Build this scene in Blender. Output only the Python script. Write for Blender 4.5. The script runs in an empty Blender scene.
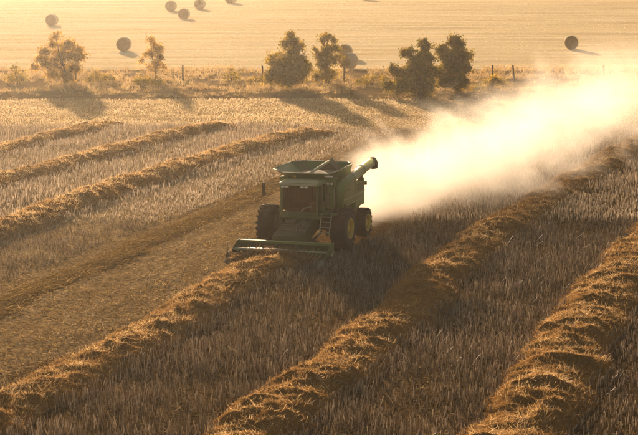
import bpy, bmesh, math, random
import numpy as np
from mathutils import Vector, Matrix

rng = np.random.default_rng(7)
random.seed(7)
S = bpy.context.scene
C = S.collection
R = math.radians

# ------------------------------------------------------------------ camera
CAM_H = 14.5
cam = bpy.data.cameras.new('camera')
cam.sensor_width = 36.0
cam.lens = 2100.0 / 638.0 * 36.0
cam.clip_start = 0.5
cam.clip_end = 6000.0
cam_o = bpy.data.objects.new('camera', cam)
C.objects.link(cam_o)
cam_o.location = (0, 0, CAM_H)
cam_o.rotation_euler = (R(90 - 8.46), 0, 0)
S.camera = cam_o

# ------------------------------------------------------------------ light
SUN_EL, SUN_AZ = R(9.3), R(-11.5)
w = bpy.data.worlds.new('World'); S.world = w; w.use_nodes = True
wn = w.node_tree.nodes
sky = wn.new('ShaderNodeTexSky'); sky.sky_type = 'NISHITA'; sky.sun_disc = False
sky.sun_elevation = SUN_EL; sky.sun_rotation = SUN_AZ
sky.dust_density = 3.0; sky.ozone_density = 0.6
w.node_tree.links.new(sky.outputs[0], wn['Background'].inputs[0])
wn['Background'].inputs[1].default_value = 0.05

sun = bpy.data.lights.new('sun', 'SUN'); sun.energy = 5.0; sun.angle = R(0.9)
sun.color = (1.0, 0.79, 0.56)
sun_o = bpy.data.objects.new('sun', sun); C.objects.link(sun_o)
sv = Vector((math.sin(SUN_AZ) * math.cos(SUN_EL), math.cos(SUN_AZ) * math.cos(SUN_EL), math.sin(SUN_EL)))
sun_o.rotation_euler = (-sv).to_track_quat('-Z', 'Y').to_euler()
sun_o.location = (-30, 150, 40)

vs = S.view_settings
vs.view_transform = 'Standard'; vs.look = 'None'; vs.gamma = 1.0; vs.use_curve_mapping = False
vs.exposure = 1.62
vs.use_white_balance = True; vs.white_balance_temperature = 7000; vs.white_balance_tint = 15

cy = S.cycles
cy.use_denoising = True
cy.max_bounces = 8; cy.diffuse_bounces = 3; cy.glossy_bounces = 3; cy.transmission_bounces = 6
cy.transparent_max_bounces = 8; cy.volume_bounces = 2
cy.volume_step_rate = 0.8
cy.volume_max_steps = 256
cy.sample_clamp_indirect = 4.0

# ------------------------------------------------------------------ tagging
def tag(o, label=None, cat=None, group=None, kind=None):
    if label: o['label'] = label
    if cat: o['category'] = cat
    if group: o['group'] = group
    if kind: o['kind'] = kind
    return o

def empty(name, loc, rz=0.0):
    o = bpy.data.objects.new(name, None); C.objects.link(o)
    o.location = loc; o.rotation_euler = (0, 0, rz); o.empty_display_size = 0.3
    return o

# ------------------------------------------------------------------ materials
def new_mat(name):
    m = bpy.data.materials.new(name); m.use_nodes = True
    nt = m.node_tree
    for n in list(nt.nodes): nt.nodes.remove(n)
    out = nt.nodes.new('ShaderNodeOutputMaterial')
    return m, nt, out

def N(nt, typ, **kw):
    n = nt.nodes.new(typ)
    for k, v in kw.items(): setattr(n, k, v)
    return n

def ramp(nt, stops):
    r = nt.nodes.new('ShaderNodeValToRGB')
    e = r.color_ramp.elements
    e[0].position, e[0].color = stops[0][0], (*stops[0][1], 1)
    e[1].position, e[1].color = stops[-1][0], (*stops[-1][1], 1)
    for p, c in stops[1:-1]:
        x = e.new(p); x.color = (*c, 1)
    return r

def fibre_mat(name, c0, c1, c2, transl=0.4, rough=0.6, tcol=None, gloss=0.08):
    """dry plant fibre: colour picked per strand from the attribute 'tint'; thin enough to let light through"""
    m, nt, out = new_mat(name)
    a = N(nt, 'ShaderNodeAttribute', attribute_name='tint')
    r = ramp(nt, [(0, c0), (0.5, c1), (1, c2)])
    nt.links.new(a.outputs['Fac'], r.inputs[0])
    p = N(nt, 'ShaderNodeBsdfPrincipled')
    p.inputs['Roughness'].default_value = rough
    p.inputs['Specular IOR Level'].default_value = gloss
    nt.links.new(r.outputs[0], p.inputs['Base Color'])
    if transl > 0:
        t = N(nt, 'ShaderNodeBsdfTranslucent')
        if tcol:
            mx = N(nt, 'ShaderNodeMix', data_type='RGBA', blend_type='MULTIPLY')
            mx.inputs[0].default_value = 1.0
            nt.links.new(r.outputs[0], mx.inputs[6]); mx.inputs[7].default_value = (*tcol, 1)
            nt.links.new(mx.outputs[2], t.inputs[0])
        else:
            nt.links.new(r.outputs[0], t.inputs[0])
        ms = N(nt, 'ShaderNodeMixShader'); ms.inputs[0].default_value = transl
        nt.links.new(p.outputs[0], ms.inputs[1]); nt.links.new(t.outputs[0], ms.inputs[2])
        nt.links.new(ms.outputs[0], out.inputs[0])
    else:
        nt.links.new(p.outputs[0], out.inputs[0])
    return m

def ground_mat(name, stops, scale, stretch=(1, 1, 1), rot=0.0, scale2=None, bump=0.03, fac2=0.5, cover=None):
    m, nt, out = new_mat(name)
    tc = N(nt, 'ShaderNodeTexCoord')
    mp = N(nt, 'ShaderNodeMapping'); mp.inputs['Scale'].default_value = stretch; mp.inputs['Rotation'].default_value = (0, 0, rot)
    nt.links.new(tc.outputs['Object'], mp.inputs[0])
    n1 = N(nt, 'ShaderNodeTexNoise'); n1.inputs['Scale'].default_value = scale; n1.inputs['Detail'].default_value = 8; n1.inputs['Roughness'].default_value = 0.7
    nt.links.new(mp.outputs[0], n1.inputs['Vector'])
    n2 = N(nt, 'ShaderNodeTexNoise'); n2.inputs['Scale'].default_value = scale2 or scale * 12; n2.inputs['Detail'].default_value = 6
    nt.links.new(tc.outputs['Object'], n2.inputs['Vector'])
    mx = N(nt, 'ShaderNodeMix', data_type='FLOAT'); mx.inputs[0].default_value = fac2
    nt.links.new(n1.outputs[0], mx.inputs[2]); nt.links.new(n2.outputs[0], mx.inputs[3])
    r = ramp(nt, stops); nt.links.new(mx.outputs[0], r.inputs[0])
    if cover:
        at = N(nt, 'ShaderNodeAttribute', attribute_name='tint')
        r2 = ramp(nt, cover); nt.links.new(mx.outputs[0], r2.inputs[0])
        mc = N(nt, 'ShaderNodeMix', data_type='RGBA'); nt.links.new(at.outputs['Fac'], mc.inputs[0]); nt.links.new(r.outputs[0], mc.inputs[6]); nt.links.new(r2.outputs[0], mc.inputs[7])
        r = mc
    p = N(nt, 'ShaderNodeBsdfPrincipled'); p.inputs['Roughness'].default_value = 1.0; p.inputs['Specular IOR Level'].default_value = 0.0
    nt.links.new(r.outputs[2 if cover else 0], p.inputs['Base Color'])
    b = N(nt, 'ShaderNodeBump'); b.inputs['Strength'].default_value = 0.8; b.inputs['Distance'].default_value = bump
    nt.links.new(n2.outputs[0], b.inputs['Height']); nt.links.new(b.outputs[0], p.inputs['Normal'])
    nt.links.new(p.outputs[0], out.inputs[0])
    return m

def paint_mat(name, col, rough=0.45, metal=0.0, dust=0.35, dustcol=(0.30, 0.22, 0.12)):
    """painted metal under a film of field dust, thicker on faces that look up"""
    m, nt, out = new_mat(name)
    tc = N(nt, 'ShaderNodeTexCoord')
    n1 = N(nt, 'ShaderNodeTexNoise'); n1.inputs['Scale'].default_value = 2.2; n1.inputs['Detail'].default_value = 7
    nt.links.new(tc.outputs['Object'], n1.inputs['Vector'])
    g = N(nt, 'ShaderNodeNewGeometry')
    sx = N(nt, 'ShaderNodeSeparateXYZ'); nt.links.new(g.outputs['Normal'], sx.inputs[0])
    up = N(nt, 'ShaderNodeMath', operation='MULTIPLY_ADD', use_clamp=True); up.inputs[1].default_value = 0.35; up.inputs[2].default_value = dust - 0.22
    nt.links.new(sx.outputs[2], up.inputs[0])
    ad = N(nt, 'ShaderNodeMath', operation='MULTIPLY_ADD', use_clamp=True); ad.inputs[1].default_value = 0.45
    nt.links.new(n1.outputs[0], ad.inputs[0]); nt.links.new(up.outputs[0], ad.inputs[2])
    mx = N(nt, 'ShaderNodeMix', data_type='RGBA')
    nt.links.new(ad.outputs[0], mx.inputs[0]); mx.inputs[6].default_value = (*col, 1); mx.inputs[7].default_value = (*dustcol, 1)
    p = N(nt, 'ShaderNodeBsdfPrincipled'); p.inputs['Metallic'].default_value = metal
    rr = N(nt, 'ShaderNodeMath', operation='MULTIPLY_ADD', use_clamp=True); rr.inputs[1].default_value = 0.5; rr.inputs[2].default_value = rough
    nt.links.new(ad.outputs[0], rr.inputs[0]); nt.links.new(rr.outputs[0], p.inputs['Roughness'])
    nt.links.new(mx.outputs[2], p.inputs['Base Color'])
    nt.links.new(p.outputs[0], out.inputs[0])
    return m

M = {}
M['stubble'] = fibre_mat('dry_stalk', (0.11, 0.080, 0.052), (0.35, 0.27, 0.185), (0.70, 0.58, 0.44), 0.32, 0.55)
M['swath'] = fibre_mat('swath_straw', (0.19, 0.105, 0.043), (0.38, 0.235, 0.10), (0.62, 0.44, 0.23), 0.5, 0.6)
M['litter'] = fibre_mat('chaff_litter', (0.09, 0.05, 0.018), (0.30, 0.19, 0.075), (0.58, 0.42, 0.21), 0.35, 0.9, gloss=0.0)
M['grass'] = fibre_mat('dry_grass', (0.20, 0.12, 0.05), (0.38, 0.25, 0.11), (0.58, 0.42, 0.21), 0.5, 0.6)
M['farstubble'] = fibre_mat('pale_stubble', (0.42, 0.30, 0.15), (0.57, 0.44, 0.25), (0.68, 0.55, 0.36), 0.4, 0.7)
M['leaf_dark'] = fibre_mat('leaf_dark', (0.050, 0.054, 0.014), (0.105, 0.098, 0.024), (0.25, 0.17, 0.045), 0.5, 0.5, (1.5, 1.2, 0.6), gloss=0.0)
M['leaf_mid'] = fibre_mat('leaf_mid', (0.09, 0.082, 0.02), (0.18, 0.15, 0.036), (0.36, 0.25, 0.06), 0.52, 0.5, (1.5, 1.2, 0.6), gloss=0.0)
M['leaf_gold_haze'] = fibre_mat('leaf_gold_haze', (0.15, 0.095, 0.026), (0.30, 0.20, 0.06), (0.46, 0.32, 0.12), 0.55, 0.5, (1.4, 1.2, 0.7), gloss=0.0)  # left trees: golden leaves with the glow of the haze put into their colour
M['bark'] = ground_mat('bark', [(0.3, (0.04, 0.025, 0.015)), (0.7, (0.12, 0.08, 0.05))], 9, bump=0.01)
M['soil'] = ground_mat('field_soil', [(0.32, (0.03, 0.018, 0.008)), (0.5, (0.085, 0.052, 0.022)), (0.68, (0.20, 0.125, 0.055))], 0.5, (1, 0.35, 1), R(17.8), 7, 0.16, 0.7, [(0.34, (0.14, 0.088, 0.038)), (0.5, (0.34, 0.235, 0.115)), (0.66, (0.52, 0.38, 0.21))])
M['heap'] = ground_mat('swath_core', [(0.3, (0.13, 0.06, 0.018)), (0.7, (0.30, 0.16, 0.055))], 3, scale2=14, bump=0.06)
M['track'] = ground_mat('residue', [(0.3, (0.075, 0.048, 0.017)), (0.7, (0.20, 0.13, 0.05))], 2.0, scale2=16, bump=0.04)
M['verge'] = ground_mat('verge_soil', [(0.3, (0.09, 0.06, 0.028)), (0.7, (0.25, 0.165, 0.08))], 0.8, scale2=7, bump=0.05)

def far_mat():
    m, nt, out = new_mat('far_field_straw')
    tc = N(nt, 'ShaderNodeTexCoord')
    mp = N(nt, 'ShaderNodeMapping'); mp.inputs['Scale'].default_value = (0.05, 0.26, 1); mp.inputs['Rotation'].default_value = (0, 0, R(2.0))
    nt.links.new(tc.outputs['Object'], mp.inputs[0])
    n1 = N(nt, 'ShaderNodeTexNoise'); n1.inputs['Scale'].default_value = 1.0; n1.inputs['Detail'].default_value = 6; n1.inputs['Roughness'].default_value = 0.65
    nt.links.new(mp.outputs[0], n1.inputs['Vector'])
    n2 = N(nt, 'ShaderNodeTexNoise'); n2.inputs['Scale'].default_value = 3.0; n2.inputs['Detail'].default_value = 5
    nt.links.new(tc.outputs['Object'], n2.inputs['Vector'])
    mx = N(nt, 'ShaderNodeMix', data_type='FLOAT'); mx.inputs[0].default_value = 0.3
    nt.links.new(n1.outputs[0], mx.inputs[2]); nt.links.new(n2.outputs[0], mx.inputs[3])
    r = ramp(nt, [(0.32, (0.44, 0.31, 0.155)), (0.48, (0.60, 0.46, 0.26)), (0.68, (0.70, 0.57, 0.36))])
    nt.links.new(mx.outputs[0], r.inputs[0])
    p = N(nt, 'ShaderNodeBsdfPrincipled'); p.inputs['Roughness'].default_value = 1.0; p.inputs['Specular IOR Level'].default_value = 0.0
    p.inputs['Sheen Weight'].default_value = 0.0; p.inputs['Sheen Roughness'].default_value = 0.4; p.inputs['Sheen Tint'].default_value = (1, 0.85, 0.6, 1)
    nt.links.new(r.outputs[0], p.inputs['Base Color'])
    b = N(nt, 'ShaderNodeBump'); b.inputs['Strength'].default_value = 1.0; b.inputs['Distance'].default_value = 0.10
    nt.links.new(mx.outputs[0], b.inputs['Height']); nt.links.new(b.outputs[0], p.inputs['Normal'])
    nt.links.new(p.outputs[0], out.inputs[0])
    return m
M['far'] = far_mat()

# ------------------------------------------------------------------ numpy mesh helpers
def np_mesh(name, V, F, mat, parent=None, tint=None, smooth=False):
    V = np.asarray(V, dtype=np.float32); F = np.asarray(F, dtype=np.int32)
    me = bpy.data.meshes.new(name)
    k = F.shape[1]
    me.vertices.add(len(V)); me.vertices.foreach_set('co', V.ravel())
    me.loops.add(F.size); me.loops.foreach_set('vertex_index', F.ravel())
    me.polygons.add(len(F)); me.polygons.foreach_set('loop_start', np.arange(0, F.size, k, dtype=np.int32))
    if tint is not None:
        at = me.attributes.new('tint', 'FLOAT', 'POINT'); at.data.foreach_set('value', np.asarray(tint, dtype=np.float32))
    me.update(calc_edges=True)
    if smooth: me.polygons.foreach_set('use_smooth', np.ones(len(F), dtype=bool))
    me.materials.append(mat)
    o = bpy.data.objects.new(name, me); C.objects.link(o)
    if parent: o.parent = parent
    return o

_tab = rng.random((256, 256))
def vnoise(x, y, seed=0):
    x = np.asarray(x) + seed * 17.31; y = np.asarray(y) + seed * 9.77
    xi = np.floor(x).astype(int); yi = np.floor(y).astype(int)
    fx = x - xi; fy = y - yi
    fx = fx * fx * (3 - 2 * fx); fy = fy * fy * (3 - 2 * fy)
    g = lambda a, b: _tab[a & 255, b & 255]
    return (g(xi, yi) * (1 - fx) + g(xi + 1, yi) * fx) * (1 - fy) + (g(xi, yi + 1) * (1 - fx) + g(xi + 1, yi + 1) * fx) * fy
def fbm(x, y, seed=0, o=4):
    s = 0; a = 0.5
    for i in range(o):
        s = s + a * vnoise(x * 2 ** i, y * 2 ** i, seed + i); a *= 0.5
    return s / (1 - 0.5 ** o)

def ribbons(P, D, U, L, W, bend, tint, flat=True):
    """two-segment bent blades: P base, D direction, U width direction, L length, W width, bend sag vector"""
    n = len(P); L = L[:, None]; W = W[:, None]
    if flat:   # short straight pieces need one face only
        tip = P + D * L + bend; V = np.empty((n, 4, 3))
        V[:, 0] = P - U * W * .5; V[:, 1] = P + U * W * .5; V[:, 2] = tip + U * W * .25; V[:, 3] = tip - U * W * .25
        return V.reshape(-1, 3), np.arange(n * 4).reshape(n, 4), np.repeat(tint, 4)
    mid = P + D * L * 0.5 + bend * 0.3; tip = P + D * L + bend
    V = np.empty((n, 6, 3))
    V[:, 0] = P - U * W * .5; V[:, 1] = P + U * W * .5
    V[:, 2] = mid - U * W * .45; V[:, 3] = mid + U * W * .45
    V[:, 4] = tip - U * W * .15; V[:, 5] = tip + U * W * .15
    b = np.arange(n)[:, None] * 6
    F = np.concatenate([b + np.array([[0, 1, 3, 2]]), b + np.array([[2, 3, 5, 4]])], 0)
    return V.reshape(-1, 3), F, np.repeat(tint, 6)

def prisms(P, top, r, tint):
    """three-sided tapering stalks"""
    n = len(P); a0 = rng.random(n) * 6.28
    V = np.empty((n, 6, 3))
    for i in range(3):
        a = a0 + i * 2.0944
        off = np.stack([np.cos(a), np.sin(a), 0 * a], 1)
        V[:, i] = P + off * r[:, None]; V[:, 3 + i] = top + off * r[:, None] * 0.75
    b = np.arange(n)[:, None] * 6
    F = np.concatenate([b + np.array([[0, 1, 4, 3]]), b + np.array([[1, 2, 5, 4]]), b + np.array([[2, 0, 3, 5]])], 0)
    return V.reshape(-1, 3), F, np.repeat(tint, 6)

def blades(P, top, r, tint):
    """flat stalks for the farther ground"""
    n = len(P); a = rng.normal(0, 0.6, n)
    off = np.stack([np.cos(a), np.sin(a), 0 * a], 1) * r[:, None]
    V = np.empty((n, 4, 3)); V[:, 0] = P - off; V[:, 1] = P + off; V[:, 2] = top + off * .8; V[:, 3] = top - off * .8
    return V.reshape(-1, 3), np.arange(n * 4).reshape(n, 4), np.repeat(tint, 4)

def unit(v): return v / np.maximum(np.linalg.norm(v, axis=-1, keepdims=True), 1e-9)

# ------------------------------------------------------------------ the lay of the field (metres; camera stands over the origin, looks along +Y)
LANE = np.array([0.3057, 0.9521])           # direction of the lanes
SIDE = np.array([0.9521, -0.3057])
# windrow centre lines
WR = {
 'a': [(-22.5, 109.5), (-19.02, 124.44), (-16.45, 132.67), (-13.53, 140.71)],
 'b': [(-20.0, 97.5), (-16.83, 109.86), (-11.87, 124.44), (-6.1, 140.06)],
 'c': [(-17.2, 82.0), (-14.35, 93.36), (-9.48, 110.26), (-3.59, 127.07), (0.19, 135.65)],
 'd': [(-11.3, 49.0), (-9.15, 58.77), (-6.3, 68.6), (-3.41, 79.14), (-1.75, 84.9)],
 'e': [(-3.6, 49.0), (-1.77, 56.58), (0.83, 65.97), (2.9, 73.78), (5.29, 83.62), (9.42, 97.33), (15.67, 116.25), (21.75, 133.25), (26.62, 146.16)],
 'f': [(3.4, 49.5), (5.56, 56.58), (8.27, 67.81), (11.08, 78.72), (15.16, 92.2), (18.94, 103.4)],
}
WSPEC = {  # half width, height, strands per metre, strand width
 'a': (1.15, 0.38, 700, 0.018), 'b': (1.25, 0.46, 900, 0.016), 'c': (1.30, 0.48, 1000, 0.015),
 'd': (1.25, 0.45, 2600, 0.0085), 'e': (1.35, 0.46, 1800, 0.0098), 'f': (1.50, 0.48, 2700, 0.0085)}

def catmull(pts, step=0.12):
    P = np.array(pts, float); P = np.vstack([2 * P[0] - P[1], P, 2 * P[-1] - P[-2]])
    out = []
    for i in range(1, len(P) - 2):
        n = max(2, int(np.linalg.norm(P[i + 1] - P[i]) / 0.5)); t = np.linspace(0, 1, n, endpoint=False)[:, None]
        a, b, c, d = P[i - 1], P[i], P[i + 1], P[i + 2]
        out.append(0.5 * (2 * b + (c - a) * t + (2 * a - 5 * b + 4 * c - d) * t ** 2 + (3 * b - a - 3 * c + d) * t ** 3))
    out.append(P[-2][None]); Q = np.vstack(out)
    s = np.concatenate([[0], np.cumsum(np.linalg.norm(np.diff(Q, axis=0), axis=1))])
    u = np.arange(0, s[-1], step)
    return np.stack([np.interp(u, s, Q[:, 0]), np.interp(u, s, Q[:, 1])], 1), u
WCURVE = {k: catmull(v) for k, v in WR.items()}

def wr_dist(x, y):
    """distance to the nearest windrow centre line, in its half widths"""
    d = np.full(len(x), 99.0)
    for k, (Q, u) in WCURVE.items():
        q = Q[::4]
        qx = np.interp(y, q[:, 1], q[:, 0], left=1e3, right=1e3)
        d = np.minimum(d, np.abs(x - qx) * 0.952 / WSPEC[k][0])
    return d

# offset across the lanes, metres to the right of the combine's track
CMB = np.array([-0.55, 89.0])
def across(x, y): return (x - CMB[0]) * SIDE[0] + (y - CMB[1]) * SIDE[1]
def ground_z(x, y):
    return (fbm(np.asarray(x) * .25, np.asarray(y) * .25, 3, 3) - .5) * 0.14 - 0.02

# ------------------------------------------------------------------ ground
def grid(x0, x1, y0, y1, nx, ny, zf):
    X, Y = np.meshgrid(np.linspace(x0, x1, nx), np.linspace(y0, y1, ny))
    V = np.stack([X, Y, zf(X, Y)], -1).reshape(-1, 3)
    i = np.arange(nx * ny).reshape(ny, nx)
    F = np.stack([i[:-1, :-1], i[:-1, 1:], i[1:, 1:], i[1:, :-1]], -1).reshape(-1, 4)
    return V, F
V, F = grid(-1200, 1200, -1100, 1300, 25, 25, lambda X, Y: X * 0 - 0.30)
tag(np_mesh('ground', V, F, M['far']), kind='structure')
V, F = grid(-62, 62, 36, 161, 320, 320, lambda X, Y: ground_z(X, Y) - 0.4 * np.clip((Y - 158.0) / 1.5, 0, 1) )
def chaff_cover(x, y):
    a = across(x, y) + 1.2 * (fbm(x * .3, y * .3, 51, 2) - .5)
    c = np.where(a < -8.8, .75, np.where(a < -0.6, .50 + .35 * (fbm(a * 1.3, a * 0 + 2, 53, 2) - .5), .05)) + (y + .06 * x > 137.5) * .4
    return np.clip(c * (.6 + .8 * fbm(x * .5, y * .5, 52, 3)), 0, 1)
tag(np_mesh('harvested_field', V, F, M['soil'], smooth=True, tint=chaff_cover(V[:, 0], V[:, 1])), kind='structure')
# raised verge that carries the fence and the trees
def vz(X, Y):
    up = np.clip((Y - 157.4) / 4.0, 0, 1) * np.clip((188 - Y) / 4.0, 0, 1)
    return -0.16 + up * (0.30 + 0.25 * (fbm(X * .3, Y * .3, 9, 3) - .5))
V, F = grid(-80, 80, 157.2, 189, 220, 60, vz)
tag(np_mesh('grass_verge', V, F, M['verge'], smooth=True), kind='structure')
# far field: mown rows leave low ridges of straw
def fz(X, Y):
    yy = Y + X * 0.035
    row = 0.05 * np.sin(yy * 2 * math.pi / 5.5 + 2.0 * fbm(X * .02, yy * .1, 4, 2)) * fbm(X * .03, yy * .3, 6, 2)
    return -0.03 + row * 0.9 + (fbm(X * .10, yy * .35, 12, 3) - .5) * 0.12 - 0.3 * np.clip((188 - Y) / 2, 0, 1)
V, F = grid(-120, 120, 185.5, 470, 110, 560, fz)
tag(np_mesh('far_field', V, F, M['far'], smooth=True), kind='structure')

# ------------------------------------------------------------------ windrows
def windrow(key, label):
    Q, u = WCURVE[key]; hw, ht, dens, sw = WSPEC[key]
    T = unit(np.gradient(Q, axis=0)); Nn = np.stack([T[:, 1], -T[:, 0]], 1)
    n = len(u); m = 19; v = np.linspace(-1.15, 1.15, m)
    seed = ord(key)
    U2, V2 = np.meshgrid(u, v, indexing='ij')
    endf = np.clip((u[-1] - u) / 2.2, 0, 1)[:, None] ** 0.6
    if key == 'd': endf = np.clip((u[-1] - u) / 0.9, 0, 1)[:, None] ** 0.5
    wob = (fbm(u * .35, u * 0, seed, 3) - .5)[:, None] * 0.55
    h0, h1 = (0.70, 0.45) if key in 'abc' else (0.60, 0.60)
    hmod = h0 + h1 * fbm(u * .55, u * 0 + 3, seed + 2, 3)[:, None]
    lump = fbm(U2 * 1.7 + 2.6 * fbm(U2 * .35, V2 * .9, seed + 40, 3), V2 * 2.7 + 1.5 * fbm(U2 * .6, V2, seed + 44, 2), seed + 5, 4)
    lump2 = fbm(U2 * 5, V2 * 6, seed + 8, 3)
    prof = np.clip(1 - np.abs(V2) ** 2.4, 0, 1) ** 0.8
    Z = ht * prof * hmod * ((0.45 + 0.95 * lump) if key in 'abc' else (0.42 + 1.02 * lump)) * endf + 0.20 * (lump2 - .5) * prof * endf
    W = (V2 * hw * (0.8 + 0.45 * fbm(U2 * .8, V2 * 0 + np.sign(V2), seed + 11, 2)) + wob)
    X = Q[:, 0:1] + Nn[:, 0:1] * W; Y = Q[:, 1:2] + Nn[:, 1:2] * W
    Zg = ground_z(X, Y)
    G = np.stack([X, Y, Zg + Z - 0.03 * (np.abs(V2) > 1)], -1)
    root = empty('crop_windrow', (float(Q[n // 2, 0]), float(Q[n // 2, 1]), 0))
    tag(root, label, 'windrow', 'windrows of cut crop lying along the lanes')
    off = np.array([Q[n // 2, 0], Q[n // 2, 1], 0])
    i = np.arange(n * m).reshape(n, m)
    F = np.stack([i[:-1, :-1], i[1:, :-1], i[1:, 1:], i[:-1, 1:]], -1).reshape(-1, 4)
    np_mesh('heap', G.reshape(-1, 3) - off, F, M['heap'], root, smooth=True)
    # loose straw, matted into tufts that lean one way
    k = int(dens * u[-1])
    ii = rng.random(k) * (n - 1.01); jj = (np.clip(rng.normal(0.0, 0.43, k), -1, 1) * 0.5 + 0.5) * (m - 1.01)
    a, b = ii.astype(int), jj.astype(int); fa, fb = (ii - a)[:, None], (jj - b)[:, None]
    P = (G[a, b] * (1 - fa) + G[a + 1, b] * fa) * (1 - fb) + (G[a, b + 1] * (1 - fa) + G[a + 1, b + 1] * fa) * fb
    su, sw2 = u[a], (jj / (m - 1) * 2 - 1)
    ang = 6.28 * 2.2 * fbm(su * .8, sw2 * 1.3, seed + 20, 2) + rng.normal(0, 1.1, k)
    el = np.clip(rng.normal(0.75 if key in 'abc' else 0.55, 0.42, k), -0.25, 1.4)
    D = np.stack([np.cos(ang) * np.cos(el), np.sin(ang) * np.cos(el), np.sin(el)], 1)
    Ud = unit(np.cross(D, rng.normal(0, 1, (k, 3))))
    L = rng.gamma(4, 0.045 if key in 'abc' else 0.040, k).clip(.05, .40) * (0.35 + 0.65 * endf[a, 0])
    sag = np.stack([rng.normal(0, .05, k), rng.normal(0, .05, k), -np.abs(rng.normal(0, .09, k))], 1)
    clump = fbm(su * 1.2, sw2 * 2, seed + 31, 3)
    tint = np.clip(0.5 * rng.random(k) + 1.2 * (clump - .5) + (0.42 if key in 'abc' else 0.28) + (rng.random(k) > .94) * .35, 0, 1)
    P[:, 2] -= 0.03
    Vv, Ff, tt = ribbons(P - D * L[:, None] * 0.25, D, Ud, L, sw * rng.uniform(.6, 1.5, k), sag, tint)
    tag(np_mesh('loose_straw', Vv - off, Ff, M['swath'], root, tint=tt), kind='stuff')
    root['length_m'] = round(float(u[-1]), 1)
    return root
windrow('a', 'short golden windrow of cut crop at upper left, farthest from the combine')
windrow('b', 'golden windrow at left ending in a rounded heap before the headland, second farthest')
windrow('c', 'long golden windrow at left, nearest of three on the far side of the combine')
windrow('d', 'orange lit windrow running from the lower left corner into the combine header')
windrow('e', 'long lumpy windrow from the bottom edge past the dust to the right edge')
windrow('f', 'wide shaggy windrow in the lower right, nearest to the right corner')

# ------------------------------------------------------------------ stubble
def scatter(y0, y1, dens):
    area = 0.152 * (y1 * y1 - y0 * y0) + 8 * (y1 - y0)
    n = int(area * dens)
    y = y0 + (y1 - y0) * rng.random(n * 2)
    keep = rng.random(n * 2) < (0.152 * y + 4) / (0.152 * y1 + 4); y = y[keep][:n]
    x = (rng.random(len(y)) * 2 - 1) * (0.152 * y + 4)
    return x, y
def headland(x, y): return y + 0.06 * x > 138.5 + 3.0 * (vnoise(x * .2, y * 0) - .5)

def near_combine(x, y):
    a = across(x, y); b = (x - CMB[0]) * LANE[0] + (y - CMB[1]) * LANE[1]
    return (np.abs(a) < 2.1) & (b > -3.2)
def stalks(y0, y1, dens, h0, h1, rad, maker, sel):
    x, y = scatter(y0, y1, dens)
    # sown in drills along the lane, heavily jittered
    a = across(x, y); sp = 0.30
    shift = (np.round(a / sp) * sp + rng.normal(0, 0.04, len(a))) - a
    x = x + SIDE[0] * shift; y = y + SIDE[1] * shift
    patch = fbm(x * .45, y * .45, 41, 3)
    wd = wr_dist(x, y); a = across(x, y)
    keep = sel(x, y, a, wd) & (rng.random(len(x)) < np.clip(patch * 2.0, .25, 1)) & ((wd > .75) | (rng.random(len(x)) < .12))
    x, y, patch, a = x[keep], y[keep], patch[keep], a[keep]
    n = len(x)
    h = rng.normal((h0 + h1) / 2, (h1 - h0) / 4.0, n).clip(h0 * .55, h1 * 1.25) * (0.75 + .5 * patch)
    strip = (a < -2.1) & (a > -12.9)
    h = np.where(strip, h * 0.5, np.where(a < -12.9, h * .82, h))
    P = np.stack([x, y, ground_z(x, y) - .02], 1)
    lean = rng.normal(0, 0.13, (n, 2)) + (rng.random(n) < .12)[:, None] * rng.normal(0, .5, (n, 2))
    top = P + np.stack([lean[:, 0] * h, lean[:, 1] * h, h], 1)
    r = rad * rng.uniform(.6, 1.4, n)
    tint = np.clip(rng.beta(2, 2.3, n) + .3 * (patch - .5), 0, 1)
    return maker(P, top, r, tint)

def sel_stand(x, y, a, wd):
    track = (a < -0.2) & (a > -8.6)
    return ~near_combine(x, y) & ~track & ~headland(x, y)
V1 = stalks(50, 96, 58, .22, .38, .0092, prisms, sel_stand)
tag(np_mesh('stubble', V1[0], V1[1], M['stubble'], tint=V1[2]), 'upright dry stalks of stubble standing in the near lanes', 'stubble', kind='stuff')
V1 = stalks(96, 144, 44, .22, .40, .0135, blades, sel_stand)
tag(np_mesh('stubble', V1[0], V1[1], M['stubble'], tint=V1[2] * .8), 'upright dry stalks of stubble in the lanes behind the combine', 'stubble', kind='stuff')
def sel_strip(x, y, a, wd): return (a < -0.2) & (a > -8.6) & ~near_combine(x, y) & ~headland(x, y) & (rng.random(len(x)) < .45)
V1 = stalks(50, 140, 40, .08, .17, .009, prisms, sel_strip)
tag(np_mesh('short_stubble', V1[0], V1[1], M['stubble'], tint=V1[2]), 'short broken stubble in the harvested lane left of the combine', 'stubble', kind='stuff')
def sel_head(x, y, a, wd): return headland(x, y)
V1 = stalks(128, 158.4, 42, .06, .17, .013, blades, sel_head)
tag(np_mesh('headland_stubble', V1[0], V1[1], M['farstubble'], tint=V1[2]), 'pale short stubble of the flat headland before the tree line', 'stubble', kind='stuff')

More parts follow.
